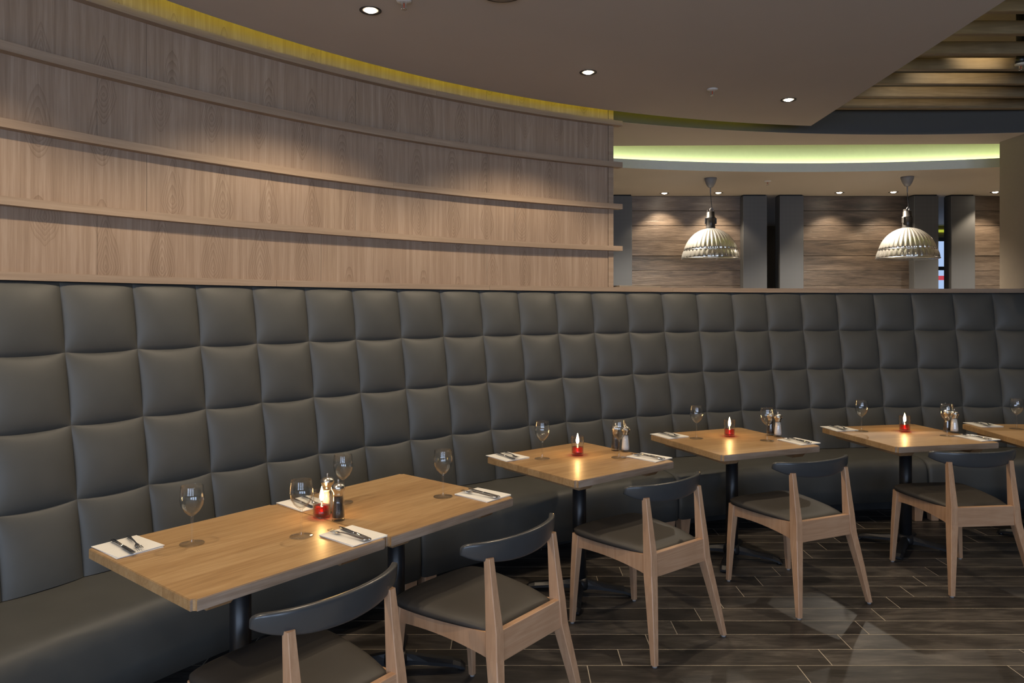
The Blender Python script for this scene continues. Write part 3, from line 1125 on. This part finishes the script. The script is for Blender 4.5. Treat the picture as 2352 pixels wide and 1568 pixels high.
C_PX = [((739, 1187), 'glass candle with red oil burning beside the pepper mill on the joined tables'),
        ((1326.6, 1044.8), 'glass candle with red oil burning on the first single table'),
        ((1675.6, 1001.5), 'glass candle with red oil burning on the second single table'),
        ((2078, 990.5), 'glass candle with red oil burning on the third single table')]
c0 = make_candle()
for i, (p, lab) in enumerate(C_PX):
    o = c0 if i == 0 else copy_tree(c0)
    x, y = bp(*p, HT)
    o.location = (x, y, HT)
    tag(o, lab, 'candle', 'red candles on the tables')

PEP = [((777, 1194), 'steel-topped pepper mill right of the candle on the joined tables'),
       ((1413.8, 1034), 'steel-topped pepper mill behind the wine glass on the first single table'),
       ((1770, 999), 'steel-topped pepper mill behind the wine glass on the second single table'),
       ((2175.5, 991), 'steel-topped pepper mill behind the wine glass on the third single table')]
SALT = [((752, 1177), 'steel-topped salt mill behind the candle on the joined tables'),
        ((1436.5, 1036.5), 'steel-topped salt mill with white salt on the first single table'),
        ((1786.8, 1002.5), 'steel-topped salt mill with white salt on the second single table'),
        ((2192, 994), 'steel-topped salt mill with white salt on the third single table')]
p0 = make_mill('pepper', 'pepper_mill')
for i, (p, lab) in enumerate(PEP):
    o = p0 if i == 0 else copy_tree(p0)
    o.location = (*bp(*p, HT), HT)
    tag(o, lab, 'pepper mill', 'pepper mills on the tables')
s0 = make_mill('salt', 'salt_mill')
for i, (p, lab) in enumerate(SALT):
    o = s0 if i == 0 else copy_tree(s0)
    o.location = (*bp(*p, HT), HT)
    tag(o, lab, 'salt mill', 'salt mills on the tables')


# napkins, knives and forks
def make_napkin():
    root = empty('paper_napkin')
    for k, (sx, sy, ang) in enumerate(((0.100, 0.080, 0.0), (0.100, 0.080, 0.05))):
        vs, fs = [], []
        N = 8
        z0 = 0.0006 + 0.0022 * k
        for s in (0, 1):
            for j in range(N + 1):
                for i in range(N + 1):
                    u, v = 2 * i / N - 1, 2 * j / N - 1
                    z = z0 + (0.0018 if s else 0.0) + 0.0010 * k * (u + 1) * (0.6 + 0.5 * v)
                    x, y = u * sx, v * sy
                    vs.append((x * math.cos(ang) - y * math.sin(ang), x * math.sin(ang) + y * math.cos(ang), z))
        W_ = N + 1
        n1 = W_ * W_
        for j in range(N):
            for i in range(N):
                a = j * W_ + i
                fs.append((n1 + a, n1 + a + 1, n1 + a + W_ + 1, n1 + a + W_))
                fs.append((a, a + W_, a + W_ + 1, a + 1))
        ring = [i for i in range(W_)] + [j * W_ + N for j in range(1, W_)] + [N * W_ + i for i in range(N - 1, -1, -1)] + [j * W_ for j in range(N - 1, 0, -1)]
        for a, b_ in zip(ring, ring[1:] + ring[:1]):
            fs.append((a, b_, n1 + b_, n1 + a))
        pydata('fold', vs, fs, 'napkin', root)
    return root


def flat_tool(name, stations, mat, parent):
    """stations along x: (x, half_width, z_mid, half_thickness)"""
    vs, fs = [], []
    for (x, w, z, t) in stations:
        for dy, dz in ((-w, 0), (-w * 0.6, t), (w * 0.6, t), (w, 0), (w * 0.6, -t), (-w * 0.6, -t)):
            vs.append((x, dy, z + dz))
    for j in range(len(stations) - 1):
        for i in range(6):
            i2 = (i + 1) % 6
            fs.append((j * 6 + i, j * 6 + i2, (j + 1) * 6 + i2, (j + 1) * 6 + i))
    fs += [tuple(range(6)), tuple(len(vs) - 6 + i for i in range(6))]
    return pydata(name, vs, fs, mat, parent, True)


def make_knife():
    root = empty('table_knife')
    flat_tool('handle', [(-0.105, 0.004, 0.0040, 0.002), (-0.100, 0.0075, 0.0042, 0.0036), (-0.05, 0.0065, 0.0045, 0.0035), (0.0, 0.0050, 0.0045, 0.0030)], 'cutlery', root)
    flat_tool('blade', [(0.0, 0.0050, 0.0045, 0.0028), (0.010, 0.0085, 0.0042, 0.0010), (0.07, 0.0095, 0.0040, 0.0009), (0.095, 0.0080, 0.0040, 0.0008), (0.112, 0.0015, 0.0040, 0.0006)], 'cutlery', root)
    return root


def make_fork():
    root = empty('table_fork')
    flat_tool('handle', [(-0.098, 0.0045, 0.0035, 0.0018), (-0.092, 0.0080, 0.0040, 0.0024), (-0.05, 0.0055, 0.0055, 0.0024), (0.0, 0.0032, 0.0085, 0.0022), (0.030, 0.0030, 0.0080, 0.0020), (0.045, 0.0090, 0.0050, 0.0014), (0.056, 0.0115, 0.0045, 0.0012)], 'cutlery', root)
    for k in range(4):
        yo = (k - 1.5) * 0.0062
        t = flat_tool('tine', [(0.054, 0.0020, 0.0045, 0.0011), (0.080, 0.0016, 0.0060, 0.0010), (0.098, 0.0006, 0.0085, 0.0006)], 'cutlery', root)
        t.location = (0, yo, 0)
    return root


# corners in the picture: handle end first pair, blade end second pair
NAP = [('1a', [(225.3, 1254), (299, 1230.4), (364, 1260.8), (287, 1283)], 1, 'on the near oak table left of its wine glass'),
       ('1a', [(876.8, 1234.7), (825.8, 1254.3), (743.4, 1225.8), (801.5, 1211.7)], -1, 'in front of the pepper mill on the joined tables'),
       ('1b', [(1165.8, 1139), (1129.3, 1153.6), (1051.5, 1134), (1091, 1123)], -1, 'at the far corner of the joined tables'),
       ('1b', [(647, 1150.5), (690, 1141), (757, 1162), (714.8, 1174.7)], 1, 'behind the candle on the joined tables'),
       ('2', [(1123.6, 1045.9), (1159.7, 1039.5), (1208.6, 1052.9), (1172.9, 1060.7)], 1, 'on the bench side of the first single table'),
       ('2', [(1537, 1051), (1510.5, 1063.3), (1446, 1049), (1473, 1041.6)], -1, 'on the chair side of the first single table'),
       ('3', [(1500, 996.7), (1531, 993.5), (1574, 1004.6), (1546, 1008)], 1, 'on the bench side of the second single table'),
       ('3', [(1878.6, 1017), (1851, 1025.4), (1792.5, 1010.5), (1817, 1005)], -1, 'on the chair side of the second single table'),
       ('4', [(1890.6, 980), (1924, 978.4), (1964, 989), (1931, 991.8)], 1, 'on the bench side of the third single table'),
       ('4', [(2291, 1009.6), (2257.6, 1014.3), (2198.4, 1001.8), (2230, 999)], -1, 'on the chair side of the third single table'),
       ('5', [(2217.8, 970.8), (2250.4, 969.2), (2298.8, 980.6), (2265.7, 983)], 1, 'on the last table at the right edge')]
n0, k0_, f0 = make_napkin(), make_knife(), make_fork()
for i, (tk, cs, side, lab) in enumerate(NAP):
    pts = [Vector((*bp(*c, HT), 0)) for c in cs]
    ctr = (pts[0] + pts[1] + pts[2] + pts[3]) / 4
    dx = ((pts[2] + pts[3]) - (pts[0] + pts[1]))            # from handle end to blade end
    a = math.atan2(dx.y, dx.x)
    o = n0 if i == 0 else copy_tree(n0)
    o.location = (ctr.x, ctr.y, HT)
    o.rotation_euler = (0, 0, a)
    tag(o, 'folded white paper napkin ' + lab, 'napkin', 'white napkins under the cutlery')
    kz = HT + 0.0082
    kf = k0_ if i == 0 else copy_tree(k0_)
    d = Vector((math.cos(a), math.sin(a), 0))
    n = Vector((-d.y, d.x, 0))
    q = ctr + d * (0.012 if side > 0 else -0.005) - n * (0.022 if side > 0 else 0.004)
    kf.location = (q.x, q.y, kz)
    kf.rotation_euler = (0, 0, a - (0.06 if side > 0 else 0.10))
    tag(kf, 'steel knife on the napkin ' + lab, 'knife', 'knives on the napkins')
    ff = f0 if i == 0 else copy_tree(f0)
    q = ctr + d * (0.0 if side > 0 else -0.002) + n * (0.022 if side > 0 else 0.030)
    ff.location = (q.x, q.y, kz)
    ff.rotation_euler = (0, 0, a + (-0.20 if side > 0 else 0.10))
    tag(ff, 'steel fork on the napkin ' + lab, 'fork', 'forks on the napkins')

# ------------------------------------------------------------------ ceiling fittings
def make_downlight(r=0.05, tilt=True):
    root = empty('downlight')
    lathe('trim_ring', [(r * 0.56, 0.003), (r, -0.004), (r * 1.06, -0.002), (r * 1.06, 0.0)], 'trim', root, 28)
    lathe('lens', [(0, -0.010), (r * 0.36, -0.008), (r * 0.58, -0.0015)], 'lens', root, 20)
    return root


dl = make_downlight()
dlabels = ['brightest recessed ceiling downlight, above the joined tables', 'recessed ceiling downlight above the first single table', 'recessed ceiling downlight near the tip of the curved raft']
spots_in_view = [RING_POS[2], RING_POS[1], RING_POS[0]]
for i, ((x, y), lab) in enumerate(zip(spots_in_view, dlabels)):
    o = dl if i == 0 else copy_tree(dl)
    o.location = (x, y, ZR)
    tag(o, lab, 'downlight', 'recessed downlights in the raft')
blabels = ['small downlight left of the first pendant lamp', 'small downlight just right of the first pendant cord', 'small downlight midway between the two pendant lamps', 'small downlight just left of the second pendant cord', 'small downlight right of the second pendant near the pillar']
for (x, y), lab in zip(BACK_POS, blabels):
    o = copy_tree(dl)
    o.location = (x, y, ZL)
    tag(o, lab, 'downlight', 'recessed downlights by the plank wall')


def make_sprinkler(h=0.0):
    root = empty('fire_sprinkler')
    lathe('flange', [(0, 0), (0.036, 0), (0.034, -0.006), (0.014, -0.010), (0, -0.010)], 'white', root, 24)
    lathe('bulb', [(0, -0.012), (0.0028, -0.014), (0.0028, -0.034), (0, -0.036)], 'bulb', root, 10)
    for s in (-1, 1):
        box('yoke_arm', s * 0.009 - 0.0015, s * 0.009 + 0.0015, -0.002, 0.002, -0.042, -0.008, 'steel', root)
    lathe('deflector', [(0, -0.040), (0.013, -0.041), (0.013, -0.043), (0, -0.045)], 'steel', root, 16)
    return root


def up(px, py, z):
    d = F * (z - CZ) / (HZ - py)
    return (px - 1176) * d / F, d


sp = make_sprinkler()
for i, (px, py, z, lab) in enumerate(((928, 1, ZR, 'fire sprinkler in the raft beside the brightest downlight'),
                                      (1636, 204.5, ZR, 'fire sprinkler in the raft between the two smaller downlights'),
                                      (1763, 415.5, ZL, 'fire sprinkler in the low ceiling between the pendant lamps'))):
    o = sp if i == 0 else copy_tree(sp)
    o.location = (*up(px, py, z), z)
    tag(o, lab, 'sprinkler', 'fire sprinklers')
o = copy_tree(sp)
o.location = (3.32, 4.80, 3.185)
tag(o, 'fire sprinkler hanging from a dark pipe among the timber slats', 'sprinkler', 'fire sprinklers')
dp = lathe('sprinkler_pipe', [(0, 0), (0.030, 0), (0.034, 0.03), (0.027, 0.05), (0.027, ZT - 3.185 - 0.005), (0, ZT - 3.185 - 0.005)], 'iron', None, 20)
dp.location = (3.32, 4.80, 3.1852)
tag(dp, 'dark vertical pipe passing down between the timber slats', 'pipe')

spk = empty('ceiling_speaker', (*up(1153, -19, ZR), ZR))
tag(spk, 'round ceiling speaker at the top edge of the picture', 'speaker')
lathe('grille', [(0, -0.014), (0.085, -0.012), (0.098, -0.006), (0.10, 0.0), (0, 0)], 'rose', spk, 40)
lathe('trim_ring', [(0.10, 0), (0.10, -0.008), (0.108, -0.005), (0.109, 0)], 'trim', spk, 40)


# pendant lamps
def make_pendant():
    """origin at the ceiling"""
    root = empty('pendant_lamp')
    s = 1.0
    lathe('ceiling_rose', [(0, 0), (0.062, 0), (0.060, -0.020), (0.044, -0.062), (0.026, -0.092), (0.014, -0.098), (0, -0.098)], 'rose', root, 32)
    lathe('cord_grip', [(0.008, -0.0985), (0.0065, -0.105), (0.0065, -0.150), (0.004, -0.158), (0, -0.158)], 'rose', root, 12)
    cd = bmesh.new()
    pts = [Vector((0.0, 0, -0.155)), Vector((0.006, 0, -0.22)), Vector((0.012, 0, -0.28)), Vector((0.012, 0, -0.318))]
    prev = None
    for p in pts:
        ring = [cd.verts.new(p + Vector((0.0035 * math.cos(t), 0.0035 * math.sin(t), 0))) for t in [2 * math.pi * k / 8 for k in range(8)]]
        if prev:
            for k in range(8):
                cd.faces.new((prev[k], prev[(k + 1) % 8], ring[(k + 1) % 8], ring[k]))
        prev = ring
    from_bm('cord', cd, 'iron', root, True)
    lh = lathe('lamp_holder', [(0, -0.335), (0.030, -0.337), (0.040, -0.350), (0.042, -0.395), (0.049, -0.400), (0.049, -0.412), (0.044, -0.415), (0.046, -0.500), (0.052, -0.522), (0, -0.522)], 'trim', root, 24)
    tor = bmesh.new()
    N1, N2 = 16, 8
    vv = [[tor.verts.new((0.010 + (0.016 + 0.005 * math.cos(b)) * math.cos(a), 0.005 * math.sin(b), -0.322 + (0.016 + 0.005 * math.cos(b)) * math.sin(a))) for b in [2 * math.pi * j / N2 for j in range(N2)]] for a in [2 * math.pi * i / N1 for i in range(N1)]]
    for i in range(N1):
        for j in range(N2):
            tor.faces.new((vv[i][j], vv[(i + 1) % N1][j], vv[(i + 1) % N1][(j + 1) % N2], vv[i][(j + 1) % N2]))
    from_bm('hook', tor, 'rose', lh, True)
    for sgn in (-1, 1):
        box('clasp', sgn * 0.050 - 0.010, sgn * 0.050 + 0.010, -0.014, 0.014, -0.465, -0.405, 'trim', lh, 0.004, 2)
        box('lug', sgn * 0.030 - 0.004, sgn * 0.030 + 0.004, -0.02, 0.02, -0.36, -0.325, 'trim', lh, 0.002, 1)
    NF = 36

    def fl(amp):
        return lambda t, i: 1 + amp * (abs(math.cos(t * NF / 2)) - 0.5)
    dome = []
    for k in range(13):
        t = k / 12
        ang = R2D(12 + 62 * t)
        dome.append((0.058 + (0.258 - 0.058) * (math.sin(ang) - math.sin(R2D(12))) / (math.sin(R2D(74)) - math.sin(R2D(12))), -0.515 - 0.215 * (1 - math.cos(ang) - (1 - math.cos(R2D(12)))) / (math.cos(R2D(12)) - math.cos(R2D(74)))))
    shell = [(0.0, -0.513), (0.052, -0.513)] + dome
    sh = lathe('shade', shell + [(r - 0.004, z - 0.003) for r, z in reversed(dome)], 'chrome', root, NF * 4, True,
               flute=lambda t, i: 1 + (0.060 * (abs(math.cos(t * NF / 2)) - 0.5) if i > 2 else 0))
    band = []
    for k in range(9):
        t = k / 8
        band.append((0.262 + 0.022 * math.sin(t * math.pi / 2), -0.731 - 0.084 * t))
    lathe('fluted_band', band + [(r - 0.004, z) for r, z in reversed(band)], 'chrome', root, NF * 4, True,
          flute=lambda t, i: 1 + 0.030 * (abs(math.cos(t * NF / 2)) - 0.5) * (1 if (i % 9) not in (0, 8) else 0.2))
    lathe('band_ring', [(0.256, -0.728), (0.266, -0.728), (0.267, -0.735), (0.257, -0.735), (0.256, -0.728)], 'steel', root, 64)
    lathe('rim_ring', [(0.280, -0.812), (0.292, -0.814), (0.293, -0.824), (0.284, -0.828), (0.278, -0.824), (0.280, -0.812)], 'steel', root, 72)
    lathe('lens_glass', [(0, -0.842), (0.10, -0.840), (0.20, -0.834), (0.278, -0.826), (0.278, -0.822), (0.20, -0.830), (0, -0.838)], 'glass', root, 48)
    lathe('bulb', [(0, -0.60), (0.02, -0.60), (0.022, -0.64), (0.045, -0.69), (0.05, -0.72), (0.04, -0.75), (0, -0.765)], 'white', root, 20)
    return root


pn = make_pendant()
x, y = up(1632, 409, ZL)
pn.location = (x, y, ZL)
tag(pn, 'fluted silver dome pendant lamp in front of the first plank bay', 'pendant lamp', 'fluted pendant lamps')
o = copy_tree(pn)
x, y = up(2084, 406, ZL)
o.location = (x, y, ZL)
o.rotation_euler = (0, 0, 0.35)
tag(o, 'fluted silver dome pendant lamp in front of the right cloth piers', 'pendant lamp', 'fluted pendant lamps')

# pale board lying on the cap beyond the end of the oak wall
bd = box('flat_board', -0.19, 0.19, -0.05, 0.05, 0, 0.016, 'wallpaint', None, 0.002, 1)
bd.location = (*P(112.0, 0.37), 1.7502)
bd.rotation_euler = (0, 0, R2D(22))
tag(bd, 'pale flat board lying on the oak cap past the end of the panelled wall', 'board')
